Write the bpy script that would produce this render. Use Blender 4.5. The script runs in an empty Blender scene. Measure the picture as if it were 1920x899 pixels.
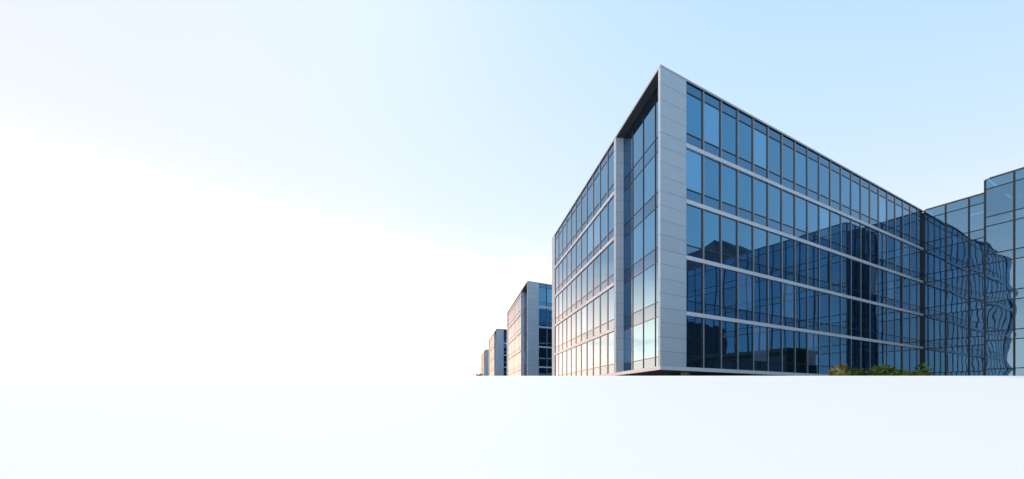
import bpy, bmesh, math, random
from mathutils import Vector, Matrix

# ------------------------------------------------------------------ scene, camera, world, sun
S = bpy.context.scene
COL = S.collection
rnd = random.Random(7)
EYE = 1.6                      # eye height above the plaza
F = 785.0                      # focal length in photo pixels (1920 wide)

cam_d = bpy.data.cameras.new('camera')
cam_d.sensor_width = 36.0
cam_d.lens = F / 1920 * 36.0
cam_d.shift_y = (745 - 449.5) / 1920
cam_d.clip_start = 0.1
cam_d.clip_end = 6000
cam = bpy.data.objects.new('camera', cam_d)
cam.location = (0, 0, EYE)
cam.rotation_euler = (math.radians(90), 0, 0)
COL.objects.link(cam)
S.camera = cam

S.view_settings.view_transform = 'Standard'
S.view_settings.look = 'None'
S.view_settings.exposure = 0.0
S.view_settings.gamma = 1.0
S.view_settings.use_curve_mapping = False
S.cycles.max_bounces = 8
S.cycles.glossy_bounces = 5
S.cycles.transparent_max_bounces = 12
S.cycles.use_denoising = True

SUN_AZ, SUN_EL = -20.0, 48.0   # azimuth from the view axis, left negative
world = bpy.data.worlds.new('World')
S.world = world
world.use_nodes = True
WT = world.node_tree
for n in list(WT.nodes):
    WT.nodes.remove(n)


def N(tree, kind, **kw):
    n = tree.nodes.new(kind)
    for k, v in kw.items():
        setattr(n, k, v)
    return n


def M_(tree, op, a, b=None, c=None, clamp=False):
    n = tree.nodes.new('ShaderNodeMath')
    n.operation = op
    n.use_clamp = clamp
    for i, v in enumerate((a, b, c)):
        if v is None:
            continue
        if isinstance(v, (int, float)):
            n.inputs[i].default_value = v
        else:
            tree.links.new(v, n.inputs[i])
    return n.outputs[0]


def mixc(tree, fac, a, b, mode='MIX', clamp=False):
    n = tree.nodes.new('ShaderNodeMix')
    n.data_type = 'RGBA'
    n.blend_type = mode
    n.clamp_factor = clamp
    if isinstance(fac, (int, float)):
        n.inputs[0].default_value = fac
    else:
        tree.links.new(fac, n.inputs[0])
    for sock, v in ((n.inputs[6], a), (n.inputs[7], b)):
        if isinstance(v, tuple):
            sock.default_value = (v[0], v[1], v[2], 1)
        else:
            tree.links.new(v, sock)
    return n.outputs[2]


def build_world():
    t = WT
    L = t.links.new
    tc = N(t, 'ShaderNodeTexCoord')
    sep = N(t, 'ShaderNodeSeparateXYZ')
    L(tc.outputs['Generated'], sep.inputs[0])
    X, Y, Z = sep.outputs
    z = M_(t, 'MAXIMUM', Z, 0.0)
    hl = M_(t, 'SQRT', M_(t, 'MAXIMUM', M_(t, 'ADD', M_(t, 'MULTIPLY', X, X), M_(t, 'MULTIPLY', Y, Y)), 1e-4))
    sx = M_(t, 'DIVIDE', X, hl)
    sy = M_(t, 'DIVIDE', Y, hl)
    # thin white veil that turns to blue upwards and away from the low sun
    side = M_(t, 'ADD', 1.0, M_(t, 'MULTIPLY', sx, 0.85))
    f = M_(t, 'MULTIPLY', M_(t, 'MULTIPLY', z, 1.0), side)
    f = M_(t, 'MINIMUM', f, 1.35)
    veil = mixc(t, f, VEIL_WHITE, VEIL_BLUE)
    # glow near the horizon round the low sun
    az = math.radians(GLOW_AZ)
    g = M_(t, 'ADD', M_(t, 'MULTIPLY', sx, math.sin(az)), M_(t, 'MULTIPLY', sy, math.cos(az)))
    g = M_(t, 'MULTIPLY', M_(t, 'ADD', g, 1.0), 0.5)
    g2 = M_(t, 'POWER', g, 2.0)
    low = M_(t, 'POWER', 2.718, M_(t, 'MULTIPLY', z, -9.0))
    glow = M_(t, 'MULTIPLY', g2, low)
    # clouds in the lower sky
    comb = N(t, 'ShaderNodeCombineXYZ')
    L(sx, comb.inputs[0]); L(sy, comb.inputs[1])
    L(M_(t, 'MULTIPLY', z, 4.2), comb.inputs[2])
    no = N(t, 'ShaderNodeTexNoise')
    no.inputs['Scale'].default_value = 2.6
    no.inputs['Detail'].default_value = 7.0
    no.inputs['Roughness'].default_value = 0.55
    no.inputs['Distortion'].default_value = 0.35
    L(comb.outputs[0], no.inputs['Vector'])
    mr = N(t, 'ShaderNodeMapRange', interpolation_type='SMOOTHSTEP')
    L(no.outputs['Fac'], mr.inputs[0])
    mr.inputs[1].default_value = 0.22
    mr.inputs[2].default_value = 0.46
    band = N(t, 'ShaderNodeMapRange', interpolation_type='SMOOTHSTEP')
    L(z, band.inputs[0])
    band.inputs[1].default_value = 0.60
    band.inputs[2].default_value = 0.10
    cl = M_(t, 'MULTIPLY', M_(t, 'MULTIPLY', mr.outputs[0], M_(t, 'POWER', band.outputs[0], 5.0)), M_(t, 'ADD', M_(t, 'POWER', g, 13.0), M_(t, 'MULTIPLY', g, 0.2)))
    c1 = mixc(t, glow, (0, 0, 0), GLOW_COL)
    c2 = mixc(t, cl, (0, 0, 0), CLOUD_COL)
    tot = mixc(t, 1.0, veil, c1, 'ADD')
    tot = mixc(t, 1.0, tot, c2, 'ADD')
    bg = N(t, 'ShaderNodeBackground')
    L(tot, bg.inputs[0])
    bg.inputs[1].default_value = 1.0
    sky = N(t, 'ShaderNodeTexSky', sky_type='NISHITA')
    sky.sun_disc = False
    sky.sun_elevation = math.radians(SUN_EL)
    sky.sun_rotation = math.radians(SUN_AZ)
    sky.air_density = 1.0
    sky.dust_density = 0.15
    bg2 = N(t, 'ShaderNodeBackground')
    L(sky.outputs[0], bg2.inputs[0])
    bg2.inputs[1].default_value = SKY_STRENGTH
    add = N(t, 'ShaderNodeAddShader')
    L(bg.outputs[0], add.inputs[0]); L(bg2.outputs[0], add.inputs[1])
    out = N(t, 'ShaderNodeOutputWorld')
    L(add.outputs[0], out.inputs[0])


VEIL_WHITE = (0.835, 0.79, 0.70)
VEIL_BLUE = (0.43, 0.66, 0.81)
GLOW_AZ = -45.0
GLOW_COL = (0.45, 0.3, 0.2)
CLOUD_COL = (5.1, 2.2, 0.85)
SKY_STRENGTH = 0.05
build_world()

sun_d = bpy.data.lights.new('sun', 'SUN')
sun_d.energy = 2.0
sun_d.angle = math.radians(6)
sun_d.color = (1.0, 0.97, 0.94)
sun = bpy.data.objects.new('sun', sun_d)
_a, _e = math.radians(SUN_AZ), math.radians(SUN_EL)
_to = Vector((math.sin(_a) * math.cos(_e), math.cos(_a) * math.cos(_e), math.sin(_e)))
sun.rotation_euler = (-_to).to_track_quat('-Z', 'Y').to_euler()
sun.location = (-60, 10, 60)
COL.objects.link(sun)


# ------------------------------------------------------------------ materials
def mat(name):
    m = bpy.data.materials.new(name)
    m.use_nodes = True
    t = m.node_tree
    for n in list(t.nodes):
        t.nodes.remove(n)
    out = t.nodes.new('ShaderNodeOutputMaterial')
    return m, t, out


def plain(name, col, rough=0.6, metal=0.0, var=0.06, scale=3.0, spec=0.5, obj_var=0.0, bump=0.0):
    m, t, out = mat(name)
    b = N(t, 'ShaderNodeBsdfPrincipled')
    b.inputs['Roughness'].default_value = rough
    b.inputs['Metallic'].default_value = metal
    b.inputs['Specular IOR Level'].default_value = spec
    tc = N(t, 'ShaderNodeTexCoord')
    no = N(t, 'ShaderNodeTexNoise')
    no.inputs['Scale'].default_value = scale
    no.inputs['Detail'].default_value = 6
    t.links.new(tc.outputs['Object'], no.inputs['Vector'])
    v = M_(t, 'ADD', 1.0 - var, M_(t, 'MULTIPLY', no.outputs['Fac'], 2 * var))
    if obj_var:
        oi = N(t, 'ShaderNodeObjectInfo')
        v = M_(t, 'MULTIPLY', v, M_(t, 'ADD', 1.0 - obj_var, M_(t, 'MULTIPLY', oi.outputs['Random'], 2 * obj_var)))
    hs = N(t, 'ShaderNodeHueSaturation')
    hs.inputs['Color'].default_value = (*col, 1)
    t.links.new(v, hs.inputs['Value'])
    t.links.new(hs.outputs[0], b.inputs['Base Color'])
    if bump:
        bp = N(t, 'ShaderNodeBump')
        bp.inputs['Strength'].default_value = bump
        bp.inputs['Distance'].default_value = 0.01
        t.links.new(no.outputs['Fac'], bp.inputs['Height'])
        t.links.new(bp.outputs[0], b.inputs['Normal'])
    t.links.new(b.outputs[0], out.inputs[0])
    return m


def glass(name, tint, base, trans=0.0, trans_col=(0.3, 0.45, 0.55), wave=0.0, wave_scale=0.5, edge=0.9, obj_var=0.11, blinds=0.0):
    """Coated facade glass: a tinted mirror reflection over a dark (or see-through) body."""
    m, t, out = mat(name)
    L = t.links.new
    oi = N(t, 'ShaderNodeObjectInfo')
    tcol = N(t, 'ShaderNodeHueSaturation')
    tcol.inputs['Color'].default_value = (*tint, 1)
    L(M_(t, 'ADD', 1.0 - obj_var, M_(t, 'MULTIPLY', oi.outputs['Random'], 2 * obj_var)), tcol.inputs['Value'])
    gl = N(t, 'ShaderNodeBsdfGlossy')
    gl.inputs['Roughness'].default_value = 0.0
    gw = N(t, 'ShaderNodeBsdfGlossy')
    gw.inputs['Color'].default_value = (0.9, 0.93, 0.95, 1)
    gw.inputs['Roughness'].default_value = 0.0
    L(tcol.outputs[0], gl.inputs['Color'])
    if wave:
        tc = N(t, 'ShaderNodeTexCoord')
        mp = N(t, 'ShaderNodeVectorMath', operation='ADD')
        L(tc.outputs['Object'], mp.inputs[0])
        cx = N(t, 'ShaderNodeCombineXYZ')
        L(M_(t, 'MULTIPLY', oi.outputs['Random'], 37.0), cx.inputs[0])
        L(M_(t, 'MULTIPLY', oi.outputs['Random'], 91.0), cx.inputs[2])
        L(cx.outputs[0], mp.inputs[1])
        no = N(t, 'ShaderNodeTexNoise')
        no.inputs['Scale'].default_value = wave_scale
        no.inputs['Detail'].default_value = 1.0
        L(mp.outputs[0], no.inputs['Vector'])
        bp = N(t, 'ShaderNodeBump')
        bp.inputs['Strength'].default_value = 1.0
        bp.inputs['Distance'].default_value = wave
        L(no.outputs['Fac'], bp.inputs['Height'])
        L(bp.outputs[0], gl.inputs['Normal']); L(bp.outputs[0], gw.inputs['Normal'])
    body = N(t, 'ShaderNodeBsdfDiffuse')
    hb = N(t, 'ShaderNodeHueSaturation')       # some rooms have pale blinds drawn behind the glass
    hb.inputs['Color'].default_value = (*base, 1)
    L(M_(t, 'ADD', 1.0, M_(t, 'MULTIPLY', M_(t, 'GREATER_THAN', oi.outputs['Random'], 0.86), blinds)), hb.inputs['Value'])
    L(hb.outputs[0], body.inputs['Color'])
    if trans:
        tr = N(t, 'ShaderNodeBsdfTransparent')
        tr.inputs['Color'].default_value = (trans_col[0] * trans, trans_col[1] * trans, trans_col[2] * trans, 1)
        coat = N(t, 'ShaderNodeAddShader')
        L(tr.outputs[0], coat.inputs[0]); L(gl.outputs[0], coat.inputs[1])
    else:
        coat = N(t, 'ShaderNodeAddShader')
        L(body.outputs[0], coat.inputs[0]); L(gl.outputs[0], coat.inputs[1])
    fr = N(t, 'ShaderNodeFresnel')
    fr.inputs['IOR'].default_value = 1.45
    mx = N(t, 'ShaderNodeMixShader')
    fac = M_(t, 'MULTIPLY', M_(t, 'SUBTRACT', fr.outputs[0], 0.034), edge, clamp=True)
    L(fac, mx.inputs[0])
    L(coat.outputs[0], mx.inputs[1]); L(gw.outputs[0], mx.inputs[2])
    L(mx.outputs[0], out.inputs[0])
    return m


STONE = plain('pale_stone', (0.395, 0.505, 0.64), rough=0.55, var=0.05, scale=1.2, obj_var=0.035)  # blue of the open shade put into the panel colour
GROUT = plain('dark_joint', (0.1, 0.11, 0.125), rough=0.8)
BAND = plain('white_painted_metal', (0.54, 0.63, 0.75), rough=0.45, var=0.04, obj_var=0.03)  # white paint, its base colour tinted with the blue cast of shade
FASCIA = plain('grey_fascia_metal', (0.34, 0.39, 0.46), rough=0.45)
DARK = plain('dark_anodised_metal', (0.011, 0.017, 0.027), rough=0.35)  # slight blue shade cast worked into the dark metal
CAP = plain('grey_anodised_metal', (0.24, 0.30, 0.38), rough=0.42, obj_var=0.05)  # grey metal, base colour shifted towards the blue of the shade
SOFFIT = plain('dark_soffit_panel', (0.055, 0.052, 0.05), rough=0.6)
GREYSOFFIT = plain('grey_soffit_panel', (0.055, 0.06, 0.07), rough=0.6)
CORE = plain('dark_interior', (0.02, 0.022, 0.026), rough=0.8)
ROOF = plain('roof_gravel', (0.2, 0.2, 0.2), rough=0.9, scale=20)
VISION = glass('blue_vision_glass', (0.07, 0.23, 0.405), (0.008, 0.013, 0.02), blinds=7.0)
SPANDREL = glass('blue_spandrel_glass', (0.06, 0.165, 0.30), (0.006, 0.016, 0.03))
DARKGLASS = glass('dark_shopfront_glass', (0.02, 0.035, 0.05), (0.004, 0.006, 0.01), edge=0.4)
LINKGLASS = glass('pale_see_through_glass', (0.11, 0.225, 0.35), (0.01, 0.02, 0.03), trans=0.55,
                  trans_col=(0.42, 0.58, 0.7), wave=0.009, wave_scale=0.5)
WHITEWALL = plain('white_plaster', (0.7, 0.72, 0.74), rough=0.8)
INTER = plain('grey_concrete', (0.25, 0.26, 0.27), rough=0.8, scale=1.0)
WHITEGROUND = plain('white_stone_paving', (0.84, 0.81, 0.79), rough=0.75, var=0.008, scale=0.4, spec=0.2)
PAVING = plain('grey_paving', (0.16, 0.16, 0.16), rough=0.8, var=0.15, scale=0.3)
HILL = plain('wooded_hillside', (0.03, 0.042, 0.06), rough=0.95, var=0.4, scale=0.02)  # bluish distance haze mixed into the hill's base colour
BARK = plain('brown_bark', (0.07, 0.05, 0.035), rough=0.9, var=0.3, scale=8)


def leaf_mat(name, c1, c2):
    m, t, out = mat(name)
    tc = N(t, 'ShaderNodeTexCoord')
    no = N(t, 'ShaderNodeTexNoise')
    no.inputs['Scale'].default_value = 2.2
    no.inputs['Detail'].default_value = 5
    t.links.new(tc.outputs['Object'], no.inputs['Vector'])
    mr = N(t, 'ShaderNodeMapRange')
    t.links.new(no.outputs['Fac'], mr.inputs[0])
    mr.inputs[1].default_value = 0.35
    mr.inputs[2].default_value = 0.65
    c = mixc(t, mr.outputs[0], c1, c2, clamp=True)
    b = N(t, 'ShaderNodeBsdfPrincipled')
    b.inputs['Roughness'].default_value = 0.6
    b.inputs['Specular IOR Level'].default_value = 0.25
    t.links.new(c, b.inputs['Base Color'])
    t.links.new(b.outputs[0], out.inputs[0])
    return m


LEAF = leaf_mat('green_leaves', (0.035, 0.075, 0.018), (0.12, 0.17, 0.035))
LEAF_DARK = leaf_mat('dark_green_leaves', (0.02, 0.04, 0.016), (0.045, 0.075, 0.03))
LEAF_DRY = leaf_mat('yellow_dry_leaves', (0.10, 0.13, 0.035), (0.38, 0.33, 0.16))


# ------------------------------------------------------------------ mesh helpers
def link(name, me, parent=None, loc=(0, 0, 0), rotz=0.0, tilt=None):
    o = bpy.data.objects.new(name, me)
    COL.objects.link(o)
    o.location = loc
    o.rotation_euler = (tilt[0] if tilt else 0, 0, rotz + (tilt[1] if tilt else 0))
    if parent:
        o.parent = parent
    return o


def tag(o, label=None, cat=None, group=None, kind=None):
    if label: o['label'] = label
    if cat: o['category'] = cat
    if group: o['group'] = group
    if kind: o['kind'] = kind
    return o


def empty(name, loc):
    o = bpy.data.objects.new(name, None)
    o.empty_display_size = 0.5
    COL.objects.link(o)
    o.location = loc
    return o


_boxes = {}


def box_mesh(w, d, h, m, front=None):
    """box centred in x and z, its front (local -y) at y=0 and its back at y=d; front face may have its own material"""
    key = (round(w, 3), round(d, 3), round(h, 3), m.name, front.name if front else '')
    if key in _boxes:
        return _boxes[key]
    x, z = w / 2, h / 2
    vs = [(-x, 0, -z), (x, 0, -z), (x, 0, z), (-x, 0, z), (-x, d, -z), (x, d, -z), (x, d, z), (-x, d, z)]
    fs = [(0, 1, 2, 3), (5, 4, 7, 6), (4, 0, 3, 7), (1, 5, 6, 2), (3, 2, 6, 7), (4, 5, 1, 0)]
    me = bpy.data.meshes.new('box_shape')
    me.from_pydata(vs, [], fs)
    me.materials.append(m)
    if front:
        me.materials.append(front)
        me.polygons[0].material_index = 1
    _boxes[key] = me
    return me


_panes = {}


def pane_mesh(w, h, m, bulge, var=0):
    """glass pane whose front (local -y) is slightly pillowed, as sealed units are"""
    key = (round(w, 3), round(h, 3), m.name, bulge, var)
    if key in _panes:
        return _panes[key]
    r = random.Random(str(key))
    nx, nz = 5, 6
    b = bulge * r.uniform(0.5, 1.2) * r.choice((1, 1, -1))
    tw = bulge * r.uniform(-0.5, 0.5)
    vs, fs = [], []
    for j in range(nz + 1):
        for i in range(nx + 1):
            u, v = i / nx * 2 - 1, j / nz * 2 - 1
            y = -b * (1 - u * u) * (1 - v * v) + tw * u * v
            vs.append((u * w / 2, y, v * h / 2))
    q = nx + 1
    for j in range(nz):
        for i in range(nx):
            a = j * q + i
            fs.append((a, a + 1, a + 1 + q, a + q))
    k = len(vs)
    for sx, sz in ((-1, -1), (1, -1), (1, 1), (-1, 1)):
        vs.append((sx * w / 2, 0.03, sz * h / 2))
    fs.append((k + 1, k, k + 3, k + 2))
    me = bpy.data.meshes.new('pane_shape')
    me.from_pydata(vs, [], fs)
    me.materials.append(m)
    for p in me.polygons:
        p.use_smooth = len(p.vertices) == 4 and p.index < nx * nz
    _panes[key] = me
    return me


def prism_mesh(pts, z0, z1, m, bottom=None, top=None):
    n = len(pts)
    ar = sum(pts[i][0] * pts[(i + 1) % n][1] - pts[(i + 1) % n][0] * pts[i][1] for i in range(n))
    if ar < 0:
        pts = pts[::-1]
    vs = [(p[0], p[1], z0) for p in pts] + [(p[0], p[1], z1) for p in pts]
    fs = [tuple(reversed(range(n))), tuple(range(n, 2 * n))]
    fs += [(i, (i + 1) % n, n + (i + 1) % n, n + i) for i in range(n)]
    me = bpy.data.meshes.new('prism_shape')
    me.from_pydata(vs, [], fs)
    me.materials.append(m)
    if bottom:
        me.materials.append(bottom); me.polygons[0].material_index = len(me.materials) - 1
    if top:
        me.materials.append(top); me.polygons[1].material_index = len(me.materials) - 1
    return me


def join_meshes(items, name='joined_shape'):
    """items: (mesh, matrix) -> one mesh, materials kept"""
    mats, vs, fs, mi, sm = [], [], [], [], []
    for me, mx in items:
        k = len(vs)
        vs += [tuple(mx @ v.co) for v in me.vertices]
        idx = []
        for m in me.materials:
            if m not in mats: mats.append(m)
            idx.append(mats.index(m))
        for p in me.polygons:
            fs.append(tuple(k + i for i in p.vertices)); mi.append(idx[p.material_index]); sm.append(p.use_smooth)
    out = bpy.data.meshes.new(name)
    out.from_pydata(vs, [], fs)
    for m in mats: out.materials.append(m)
    out.polygons.foreach_set('material_index', mi)
    out.polygons.foreach_set('use_smooth', sm)
    return out


_fins = {}


def fin_mesh(h, flip=False):
    """vertical fin: a dark gasket strip with a narrow grey aluminium blade at one side, front towards -y"""
    key = (round(h, 3), flip)
    if key not in _fins:
        k = -1 if flip else 1
        a = box_mesh(0.17, 0.07, h, DARK)
        b = box_mesh(0.12, 0.07, h - 0.006, CAP)
        _fins[key] = join_meshes([(a, Matrix.Translation((-0.06 * k, -0.03, 0))), (b, Matrix.Translation((0.087 * k, -0.045, 0)))], 'fin_shape')
    return _fins[key]


class Frame:
    """a vertical plane: x along xdir, e outward (to the viewer), z up; collects parts of one building"""
    def __init__(self, root, origin, xdir, joined=None):
        self.root, self.o = root, Vector(origin)
        self.x = Vector(xdir).normalized()
        self.out = Vector((self.x.y, -self.x.x))
        self.rot = math.atan2(self.x.y, self.x.x)
        self.joined = joined              # dict name -> list, for far buildings

    def p(self, x, e=0.0):
        return self.o + self.x * x + self.out * e

    def put(self, name, me, x, e, z, tilt=None):
        q = self.p(x, e)
        if self.joined is not None:
            mx = Matrix.Translation((q.x, q.y, z)) @ Matrix.Rotation(self.rot, 4, 'Z')
            self.joined.setdefault(name, []).append((me, mx))
            return None
        return link(name, me, self.root, (q.x, q.y, z), self.rot, tilt)

    def box(self, name, x0, x1, e0, e1, z0, z1, m, front=None):
        """e1 = outer face"""
        return self.put(name, box_mesh(x1 - x0, e1 - e0, z1 - z0, m, front), (x0 + x1) / 2, e1, (z0 + z1) / 2)

    def pane(self, name, x0, x1, e, z0, z1, m, bulge, wob=0.0, gap=0.012):
        t = (rnd.gauss(0, wob), rnd.gauss(0, wob)) if wob else None
        return self.put(name, pane_mesh(x1 - x0 - 2 * gap, z1 - z0 - 2 * gap, m, bulge, rnd.randrange(4)),
                        (x0 + x1) / 2, e, (z0 + z1) / 2, t)


# ------------------------------------------------------------------ the office building type
R2 = Vector((1401.0, 785.0)).normalized()          # right facade runs this way
L2 = Vector((-110.0, 785.0)).normalized()          # left facade runs this way
NR = Vector((R2.y, -R2.x))                          # outward of the right facade
NL = Vector((-L2.y, L2.x))                          # outward of the left facade
LEN_R, LEN_L = 48.8, 33.7
ROOF_Z = EYE + 24.18
GTOP = EYE + 24.02
TTOP = EYE + 23.24
BANDS = [EYE + v for v in (2.28, 6.51, 10.77, 15.04, 19.29)]   # tops of the white bands
BH = 0.30
SPH = 0.84
COLW = 2.83
BLOCK = 1.065


def off_poly(dl, dr, df, db):
    """footprint inset: dl from left facade, dr from right facade, df from far right end, db from rear; relative to the corner"""
    def inter(p, d, q, e):
        k = d.x * e.y - d.y * e.x
        s = ((q.x - p.x) * e.y - (q.y - p.y) * e.x) / k
        return p + d * s
    pl, pr = -NL * dl, -NR * dr
    pe = R2 * (LEN_R - df)
    pb = L2 * (LEN_L - db)
    a = inter(pl, L2, pr, R2)
    b = inter(pe, L2, pr, R2)
    c = inter(pe, L2, pb, R2)
    d = inter(pl, L2, pb, R2)
    return [tuple(a), tuple(b), tuple(c), tuple(d)]


def build_office(root, joined=None, bays_r=99):
    def add(name, me):
        if joined is not None:
            joined.setdefault(name, []).append((me, Matrix.Identity(4)))
        else:
            link(name, me, root)
    fr = Frame(root, (0, 0), R2, joined)
    fl = Frame(root, (0, 0), -L2, joined)          # x = -(distance from the corner)
    gp = -0.1                                       # glass plane
    # massing that is seen only through joints and from above
    add('building_core', prism_mesh(off_poly(1.0, 0.35, 0.3, 0.35), BANDS[0], ROOF_Z - 0.4, CORE))
    add('floor_slab', prism_mesh(off_poly(0.0, 0.0, 0.0, 0.0), BANDS[0] - 0.285, BANDS[0], BAND, bottom=SOFFIT))
    add('roof', prism_mesh(off_poly(0.0, 0.0, 0.0, 0.0), GTOP + 0.002, ROOF_Z, FASCIA, bottom=GREYSOFFIT, top=ROOF))
    add('ground_floor_wall', prism_mesh(off_poly(3.2, 3.2, 1.0, 2.0), 0.0, BANDS[0] - 0.287, SOFFIT))
    for s in range(5):
        q = R2 * (4.5 + 9.6 * s) - NR * 1.4
        pts = [(q.x + 0.35 * math.cos(a * math.pi / 8), q.y + 0.35 * math.sin(a * math.pi / 8)) for a in range(16)]
        add('column', prism_mesh(pts, 0.0, BANDS[0] - 0.287, INTER))
    # ---- right facade
    mull = [4.864 + 2.214 * i for i in range(20)]
    edges = [COLW] + mull + [LEN_R - 0.06]
    for i in range(len(edges) - 1):
        if i > bays_r:
            break
        x0, x1 = edges[i], edges[i + 1]
        for k, b in enumerate(BANDS):
            top = BANDS[k + 1] - BH if k < 4 else TTOP
            fr.pane('spandrel_panel', x0, x1, gp, b, b + SPH, SPANDREL, 0.001, 0.0004)
            fr.pane('window_pane', x0, x1, gp, b + SPH, top, VISION, 0.0022, 0.0011)
            if k:
                fr.box('band_panel', x0 + 0.005, x1 - 0.005, gp - 0.1, 0.02, b - BH, b, BAND)
        fr.pane('spandrel_panel', x0, x1, gp, TTOP, GTOP, SPANDREL, 0.001, 0.0004)
    xe = edges[min(bays_r + 1, len(edges) - 1)]
    for k, b in enumerate(BANDS):
        fr.box('transom', COLW, xe, gp - 0.02, gp + 0.04, b + SPH - 0.035, b + SPH + 0.035, DARK)
    fr.box('transom', COLW, xe, gp - 0.02, gp + 0.04, TTOP - 0.035, TTOP + 0.035, DARK)
    for i, x in enumerate(mull):
        if i > bays_r:
            break
        for k, b in enumerate(BANDS):
            top = (BANDS[k + 1] - BH if k < 4 else GTOP) - 0.004
            fr.put('fin', fin_mesh(top - b - 0.004), x, gp, (b + 0.004 + top) / 2)
    fr.box('fin', COLW - 0.02, COLW + 0.05, gp - 0.03, -0.03, BANDS[0], GTOP, DARK)
    fr.box('corner_mullion', LEN_R - 0.12, LEN_R + 0.04, gp - 0.3, 0.03, 0.0, ROOF_Z - 0.3, DARK)
    # ---- the stone corner column, course by course
    a, b_, c, d = Vector((0, 0)), R2 * COLW, R2 * COLW - NR * 0.5, L2 * 0.32
    cen = (a + b_ + c + d) / 4
    add('column_core', prism_mesh([tuple(p + (cen - p) * 0.06) for p in (a, b_, c, d)], BANDS[0] + 0.002, GTOP, GROUT))
    z = BANDS[0]
    rows = []
    for k in range(5):
        hi = BANDS[k + 1] if k < 4 else GTOP
        n = 4 if k < 4 else 4
        st = (hi - z) / n
        for j in range(n):
            rows.append((z + 0.011, z + st - 0.011)); z += st
        z = hi
    for z0, z1 in rows:
        add('stone_panel', prism_mesh([tuple(p) for p in (a, b_, c, d)], z0, z1, STONE))
    # ---- the tall recess in the left facade
    rec0, rec1, pier1 = 0.64, 8.39, 8.87
    dep = 0.77
    rm = [2.25, 4.33, 6.41]
    re = [rec0] + rm + [rec1]
    for i in range(len(re) - 1):
        x0, x1 = -re[i + 1], -re[i]
        for k, b in enumerate(BANDS):
            top = BANDS[k + 1] - BH if k < 4 else TTOP
            fl.pane('spandrel_panel', x0, x1, -dep, b if k == 0 else b - BH, b + SPH, SPANDREL, 0.001, 0.0004)
            fl.pane('window_pane', x0, x1, -dep, b + SPH, top, VISION, 0.0022, 0.0008)
        fl.pane('spandrel_panel', x0, x1, -dep, TTOP, GTOP, SPANDREL, 0.001, 0.0004)
    for x in rm:
        fl.box('mullion', -x - 0.03, -x + 0.03, -dep - 0.02, -dep + 0.05, BANDS[0], GTOP, DARK)
    for k, b in enumerate(BANDS):
        fl.box('transom', -rec1, -rec0, -dep - 0.02, -dep + 0.03, b + SPH - 0.03, b + SPH + 0.03, DARK)
        if k:
            fl.box('transom', -rec1, -rec0, -dep - 0.02, -dep + 0.03, b - BH - 0.03, b - BH + 0.03, DARK)
    # pier courses
    fl.box('pier_core', -pier1 + 0.02, -rec1 - 0.02, -0.74, -0.03, BANDS[0], GTOP, GROUT)
    fl.box('pier_core', -LEN_L + 0.02, -32.0 - 0.02, -0.6, -0.03, BANDS[0], GTOP, GROUT)
    for z0, z1 in rows:
        fl.box('stone_panel', -pier1, -rec1, -0.757, 0.0, z0, z1, STONE)
        fl.box('stone_panel', -LEN_L, -32.0, -0.6, 0.0, z0, z1, STONE)
    # ---- left facade glazing
    ml = [10.68 + 2.14 * i for i in range(10)]
    el = [pier1] + ml + [32.0]
    for i in range(len(el) - 1):
        x0, x1 = -el[i + 1], -el[i]
        for k, b in enumerate(BANDS):
            top = BANDS[k + 1] - BH if k < 4 else TTOP
            fl.pane('spandrel_panel', x0, x1, gp, b, b + SPH, SPANDREL, 0.001, 0.0004)
            fl.pane('window_pane', x0, x1, gp, b + SPH, top, VISION, 0.0022, 0.0011)
            if k:
                fl.box('band_panel', x0 + 0.005, x1 - 0.005, gp - 0.1, 0.02, b - BH, b, BAND)
        fl.pane('spandrel_panel', x0, x1, gp, TTOP, GTOP, SPANDREL, 0.001, 0.0004)
    for k, b in enumerate(BANDS):
        fl.box('transom', -32.0, -pier1, gp - 0.02, gp + 0.04, b + SPH - 0.035, b + SPH + 0.035, DARK)
    fl.box('transom', -32.0, -pier1, gp - 0.02, gp + 0.04, TTOP - 0.035, TTOP + 0.035, DARK)
    for x in ml:
        for k, b in enumerate(BANDS):
            top = (BANDS[k + 1] - BH if k < 4 else GTOP) - 0.004
            fl.put('fin', fin_mesh(top - b - 0.004, True), -x, gp, (b + 0.004 + top) / 2)
    # ---- rear facade, seen only as a reflection in the next building
    fb = Frame(root, tuple(L2 * LEN_L + R2 * LEN_R), -R2, joined)
    fb.box('rear_glazing', 0.5, LEN_R - 0.5, -0.3, -0.1, BANDS[0], GTOP, SPANDREL)
    for b in BANDS[1:]:
        fb.box('band_panel', 0.0, LEN_R, -0.3, 0.02, b - BH, b, BAND)
    fe = Frame(root, tuple(R2 * LEN_R), L2, joined)
    fe.box('end_wall', 0.4, LEN_L - 0.5, -0.25, -0.05, BANDS[0], GTOP, STONE)


def far_office(root):
    parts = {}
    build_office(root, parts, 6)
    for name, items in parts.items():
        o = link(name, join_meshes(items), root)
        if len(items) > 1:
            o['kind'] = 'stuff'


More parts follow.
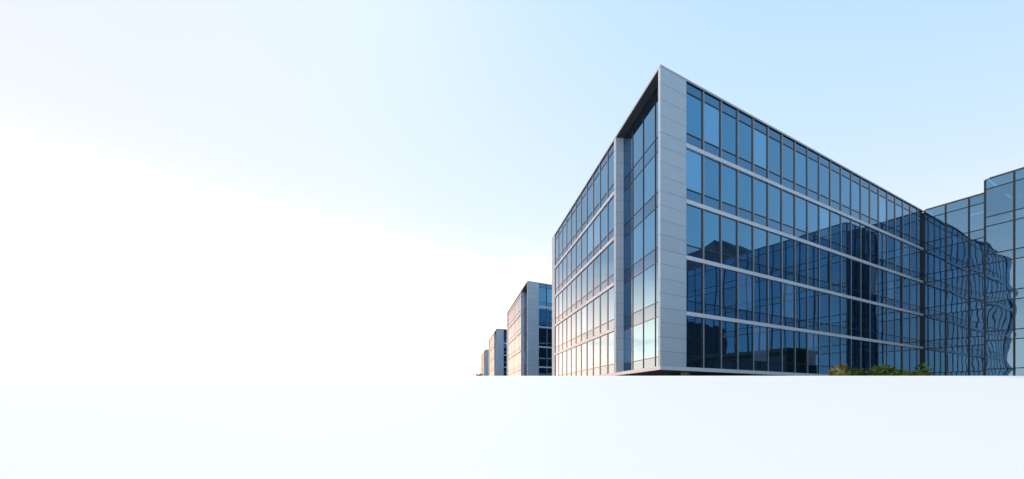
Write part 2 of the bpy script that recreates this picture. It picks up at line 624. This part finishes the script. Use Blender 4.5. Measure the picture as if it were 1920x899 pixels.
# ------------------------------------------------------------------ setting
def ground():
    me = bpy.data.meshes.new('ground_shape')
    k = 2600
    me.from_pydata([(-k, -k, 0), (k, -k, 0), (k, k, 0), (-k, k, 0)], [], [(0, 1, 2, 3)])
    me.materials.append(PAVING)
    tag(link('ground', me), kind='structure')
    # white forecourt that rises in a gentle ramp to a straight crest in front of the buildings
    crest_y = 14.0
    crest_z = EYE + 40.0 * crest_y / F
    prof = [(-90.0, 0.03), (-6, 0.03)]
    for i in range(1, 9):
        a = i / 8
        prof.append((-6 + 6 * a, 0.03 + a * a * 0.45))
    z0 = prof[-1][1]
    for i in range(1, 11):
        a = i / 10
        prof.append((crest_y * a, z0 + (crest_z - z0) * a))
    prof += [(crest_y + 0.35, crest_z - 0.004), (crest_y + 0.36, -0.2), (-90.0, -0.2)]
    x0, x1 = -140.0, 42.0
    n = len(prof)
    vs = [(x0, y, z) for y, z in prof] + [(x1, y, z) for y, z in prof]
    fs = [(i, i + n, (i + 1) % n + n, (i + 1) % n) for i in range(n)]
    fs += [tuple(range(n)), tuple(reversed(range(n, 2 * n)))]
    me = bpy.data.meshes.new('forecourt_shape')
    me.from_pydata(vs, [], fs)
    me.materials.append(WHITEGROUND)
    bm = bmesh.new(); bm.from_mesh(me); bmesh.ops.recalc_face_normals(bm, faces=bm.faces); bm.to_mesh(me); bm.free()
    for p in me.polygons:
        p.use_smooth = True
    me.set_sharp_from_angle(angle=math.radians(25))
    tag(link('forecourt', me), kind='structure')
    # wooded hill to the right, seen mirrored in the glass
    r = random.Random(3)
    vs, fs = [], []
    nr, na = 14, 48
    ph = [r.uniform(0, 6.28) for _ in range(6)]
    for i in range(nr + 1):
        rr = i / nr
        for a in range(na):
            th = a / na * 2 * math.pi
            w = 1 + 0.10 * math.sin(3 * th + ph[0]) + 0.06 * math.sin(7 * th + ph[1])
            h = 150 * max(0.0, (1 - rr) ** 1.15) * (1 + 0.05 * math.sin(9 * th + ph[2] + 6 * rr) * rr) + r.uniform(-1.5, 1.5) * (rr < 1)
            vs.append((rr * 290 * w * math.cos(th), rr * 290 * w * math.sin(th), h if rr < 1 else -1))
    for i in range(nr):
        for a in range(na):
            b = (a + 1) % na
            fs.append((i * na + a, (i + 1) * na + a, (i + 1) * na + b, i * na + b))
    me = bpy.data.meshes.new('hill_shape')
    me.from_pydata(vs, [], fs)
    me.materials.append(HILL)
    tag(link('hill', me, None, (420, -6, 0)), kind='structure')


ground()

A = (10.77, 30.4)
CORNER_C = Vector(A) + R2 * LEN_R

main = empty('office_building', (A[0], A[1], 0))
build_office(main)
GRP = 'office buildings in a receding row'
tag(main, 'nearest and largest office block, with sharp pale stone corner and blue glass facades', 'building', GRP)


def copy_tree(o, parent=None):
    c = o.copy(); COL.objects.link(c); c.parent = parent
    for ch in o.children:
        copy_tree(ch, c)
    return c


second = empty('office_building', (3.2, 87.0, 0))
def second_parts():
    build_office(second, None, 6)
second_parts()
tag(second, 'second office block of the row, just behind the left end of the nearest one', 'building', GRP)
third = empty('office_building', (-5.43, 147.1, 0))
far_office(third)
tag(third, 'third office block of the row, small and mostly hidden by the second block', 'building', GRP)
fourth = empty('office_building', (-13.4, 211.0, 0))
far_office(fourth)
tag(fourth, 'farthest office block of the row, a tiny pale sliver at the left end', 'building', GRP)

across = empty('office_building', (68.0, -17.0, 0))
across.rotation_euler.z = math.pi
far_office(across)
tag(across, 'office block across the forecourt, seen only mirrored in the glass wing', 'building')

# ------------------------------------------------------------------ glass link and glass wing at the right
DV = Vector((R2.y, -R2.x))          # runs from the inner corner towards the viewer
STOPS = [EYE + v for v in (3.1, 7.25, 11.5, 15.8, 19.95)]   # tops of the opaque rows
SB = 1.03
WTOP = EYE + 24.1


def glazed_front(fr, edges, end_mull=True, top_rows=True):
    for i in range(len(edges) - 1):
        x0, x1 = edges[i], edges[i + 1]
        fr.pane('window_pane', x0, x1, 0.0, 0.05, STOPS[0] - SB, LINKGLASS, 0.004, 0.0015)
        for k, s in enumerate(STOPS):
            top = STOPS[k + 1] - SB if k < 4 else EYE + 23.05
            fr.pane('spandrel_panel', x0, x1, 0.0, s - SB, s, LINKGLASS, 0.004, 0.002)
            fr.pane('window_pane', x0, x1, 0.0, s, top, LINKGLASS, 0.005, 0.0015)
        fr.pane('spandrel_panel', x0, x1, 0.0, EYE + 23.05, WTOP, LINKGLASS, 0.003, 0.002)
    for s in STOPS + [EYE + 23.05 + 0.0]:
        fr.box('transom', edges[0], edges[-1], -0.08, 0.035, s - 0.05, s + 0.05, DARK)
        if s in STOPS:
            fr.box('transom', edges[0], edges[-1], -0.08, 0.035, s - SB - 0.05, s - SB + 0.05, DARK)
    fr.box('roof_rail', edges[0], edges[-1], -0.1, 0.05, WTOP, WTOP + 0.07, DARK)
    for x in edges:
        fr.box('mullion', x - 0.075, x + 0.075, -0.15, 0.07, 0.0, WTOP - 0.002, DARK)


def interior(root, fr, x0, x1, depth, e_front=-0.45):
    def poly(xa, xb, ea, eb):
        return [tuple(fr.p(xa, ea)), tuple(fr.p(xb, ea)), tuple(fr.p(xb, eb)), tuple(fr.p(xa, eb))]
    for s in STOPS:
        link('floor_slab', prism_mesh(poly(x0, x1, e_front, -depth), s - SB + 0.15, s - 0.25, INTER), root)
    link('back_wall', prism_mesh(poly(x0, x1, -depth, -depth - 0.4), 0, WTOP - 0.1, INTER), root)
    x = x0 + 1.6
    while x < x1:
        q = fr.p(x, -1.6)
        pts = [(q.x + 0.3 * math.cos(a * math.pi / 6), q.y + 0.3 * math.sin(a * math.pi / 6)) for a in range(12)]
        link('column', prism_mesh(pts, 0, WTOP - 0.4, WHITEWALL), root)
        # sloping roof beams under the roof
        qa, qb = fr.p(x - 1.0, -0.8), fr.p(x + 1.6, -depth + 0.4)
        d = (qb - qa).normalized(); nrm = Vector((-d.y, d.x)) * 0.18
        link('roof_beam', prism_mesh([tuple(qa + nrm), tuple(qb + nrm), tuple(qb - nrm), tuple(qa - nrm)], WTOP - 1.5, WTOP - 0.6, WHITEWALL), root)
        x += 4.2
    link('roof', prism_mesh(poly(x0, x1, -0.05, -depth), WTOP + 0.072, WTOP + 0.2, ROOF), root)


lk = empty('glass_link', (CORNER_C.x, CORNER_C.y, 0))
fk = Frame(lk, (0, 0), DV)
glazed_front(fk, [0.08, 2.05, 4.08, 6.1, 6.4])
interior(lk, fk, 0.15, 6.4, 7.0)
link('side_wall', prism_mesh([tuple(fk.p(0.02, -0.3)), tuple(fk.p(0.14, -0.3)), tuple(fk.p(0.14, -7.0)), tuple(fk.p(0.02, -7.0))], 0, WTOP - 0.1, CORE), lk)
link('side_wall', prism_mesh([tuple(fk.p(6.42, -0.3)), tuple(fk.p(6.54, -0.3)), tuple(fk.p(6.54, -7.0)), tuple(fk.p(6.42, -7.0))], 0, WTOP - 0.1, CORE), lk)
tag(lk, 'lower looking glass link in the inner corner beside the nearest office block', 'building')

wq = CORNER_C - R2 * 4.4 + DV * 6.35
wing = empty('glass_wing', (wq.x, wq.y, 0))
fw = Frame(wing, (0, 0), DV)
glazed_front(fw, [0.0] + [0.12 + 2.0 * i for i in range(1, 28)])
fs_ = Frame(wing, tuple(R2 * 4.4), -R2)
glazed_front(fs_, [0.0, 2.2, 4.3])
interior(wing, fw, 0.3, 54.0, 9.0)
tag(wing, 'projecting glass wing with thin dark grid at the right edge of the photo', 'building')


# ------------------------------------------------------------------ plants
def leaf_cloud(rx, ry, rz, n, size, m, seed, z0=0.0, lobes=9, upright=0.0):
    r = random.Random(seed)
    cs = []
    for _ in range(lobes):
        th, v = r.uniform(0, 6.283), r.uniform(-0.6, 0.75)
        k = r.uniform(0.25, 0.7)
        cs.append((rx * k * math.cos(th), ry * k * math.sin(th), rz * v * 0.8, r.uniform(0.32, 0.55)))
    vs, fs = [], []
    for i in range(n):
        c = cs[r.randrange(lobes)]
        while True:
            p = Vector((r.uniform(-1, 1), r.uniform(-1, 1), r.uniform(-1, 1)))
            if 0.3 < p.length < 1: break
        p = Vector((c[0] + p.x * rx * c[3], c[1] + p.y * ry * c[3], c[2] + p.z * rz * c[3] + z0))
        d = Vector((r.uniform(-1, 1), r.uniform(-1, 1), r.uniform(-0.6, 0.8) + upright * 2)).normalized()
        s = d.cross(Vector((r.uniform(-1, 1), r.uniform(-1, 1), r.uniform(-1, 1)))).normalized()
        ln, w = size * r.uniform(0.7, 1.5), size * r.uniform(0.22, 0.4)
        k = len(vs)
        vs += [tuple(p), tuple(p + d * ln * 0.5 + s * w), tuple(p + d * ln), tuple(p + d * ln * 0.5 - s * w)]
        fs.append((k, k + 1, k + 2, k + 3))
    me = bpy.data.meshes.new('leaf_shape')
    me.from_pydata(vs, [], fs)
    me.materials.append(m)
    return me


def branch_mesh(h, r0, seed, spread, n=5):
    r = random.Random(seed)
    vs, fs = [], []

    def limb(p, q, ra, rb):
        d = (q - p).normalized()
        s = d.orthogonal().normalized(); t_ = d.cross(s)
        k = len(vs)
        for pt, rr in ((p, ra), (q, rb)):
            for i in range(7):
                a = i / 7 * 6.283
                vs.append(tuple(pt + (s * math.cos(a) + t_ * math.sin(a)) * rr))
        for i in range(7):
            j = (i + 1) % 7
            fs.append((k + i, k + j, k + 7 + j, k + 7 + i))
    top = Vector((0, 0, h * 0.55))
    limb(Vector((0, 0, -0.1)), top, r0, r0 * 0.6)
    for i in range(n):
        th = i / n * 6.283 + r.uniform(-0.4, 0.4)
        st = Vector((0, 0, h * r.uniform(0.3, 0.52)))
        mid = st + Vector((math.cos(th) * spread * 0.5, math.sin(th) * spread * 0.5, h * 0.18))
        limb(st, mid, r0 * 0.5, r0 * 0.3)
        limb(mid, mid + Vector((math.cos(th + 0.4) * spread * 0.35, math.sin(th + 0.4) * spread * 0.35, h * 0.2)), r0 * 0.3, r0 * 0.1)
    me = bpy.data.meshes.new('branch_shape')
    me.from_pydata(vs, [], fs)
    me.materials.append(BARK)
    return me


def plant(name, x, y, h, rx, m, seed, label, cat, group=None, n=1500, size=0.22, crown_frac=0.62, upright=0.0):
    root = empty(name, (x, y, 0))
    link('trunk', branch_mesh(h, 0.035 * h * 0.5 + 0.02, seed, rx), root)
    rz = h * crown_frac / 2
    link('crown', leaf_cloud(rx, rx, rz, n, size, m, seed + 1, z0=h - rz * 1.0, upright=upright), root)
    tag(root, label, cat, group)
    return root


# shrubs in front of the right facade
BY = 26.0
def bush_x(u): return (u - 960) / F * BY
GS = 'shrubs at the foot of the right facade'
plant('shrub', bush_x(1574), BY, 3.5, 0.62, LEAF_DRY, 11, 'yellow dry leaved shrub at the left end of the shrub row', 'shrub', GS, n=700, size=0.34, upright=0.7)
plant('shrub', bush_x(1606), BY + 0.4, 3.45, 0.75, LEAF, 21, 'low green shrub right beside the yellow dry shrub', 'shrub', GS, n=1800, size=0.2)
plant('shrub', bush_x(1645), BY - 0.3, 3.5, 0.9, LEAF, 31, 'bushy green shrub with yellowish tips in the middle of the shrub row', 'shrub', GS, n=2200, size=0.22)
plant('shrub', bush_x(1680), BY + 0.3, 3.6, 0.95, LEAF, 41, 'rounded green shrub second from the right end of the shrub row', 'shrub', GS, n=2200, size=0.2)
plant('shrub', bush_x(1711), BY, 3.5, 0.85, LEAF, 51, 'green shrub at the right end of the row below the glass link', 'shrub', GS, n=2200, size=0.2)

plant('shrub', bush_x(1626), BY + 0.2, 3.4, 0.75, LEAF, 61, 'small dark green shrub squeezed between the low shrub and the bushy yellow tipped one', 'shrub', GS, n=1800, size=0.2)
plant('shrub', bush_x(1663), BY + 0.1, 3.45, 0.8, LEAF, 71, 'dense green shrub between the yellow tipped shrub and the rounded shrub', 'shrub', GS, n=2000, size=0.2)
plant('shrub', bush_x(1697), BY - 0.2, 3.45, 0.75, LEAF, 81, 'dense low green shrub between the rounded shrub and the right end shrub', 'shrub', GS, n=2000, size=0.2)

# low dark building in front of the wing, beyond the right edge of the frame, mirrored in the facade
lq = CORNER_C - R2 * 8.6 + DV * 12.0
low = empty('low_building', (lq.x, lq.y, 0))
fo = Frame(low, (0, 0), DV)
fo.box('wall', 0.0, 36.0, -3.6, -0.12, 0.0, 8.2, CORE)
fo.box('roof', -0.3, 36.3, -3.9, 0.3, 8.2, 8.75, SOFFIT)
for k in range(9):
    fo.pane('window_pane', 4.0 * k + 0.2, 4.0 * k + 3.8, -0.1, 0.6, 3.9, DARKGLASS, 0.003)
    fo.pane('window_pane', 4.0 * k + 0.2, 4.0 * k + 3.8, -0.1, 4.4, 7.7, DARKGLASS, 0.003)
tag(low, 'low dark flat roofed building, seen only mirrored in the lower glass of the nearest block', 'building')

# a far tree beyond the last block
plant('tree', (904 - 960) / F * 260, 260.0, 16.5, 4.2, LEAF_DARK, 300, 'tiny far tree at the foot of the farthest office block', 'tree', n=500, size=1.2)
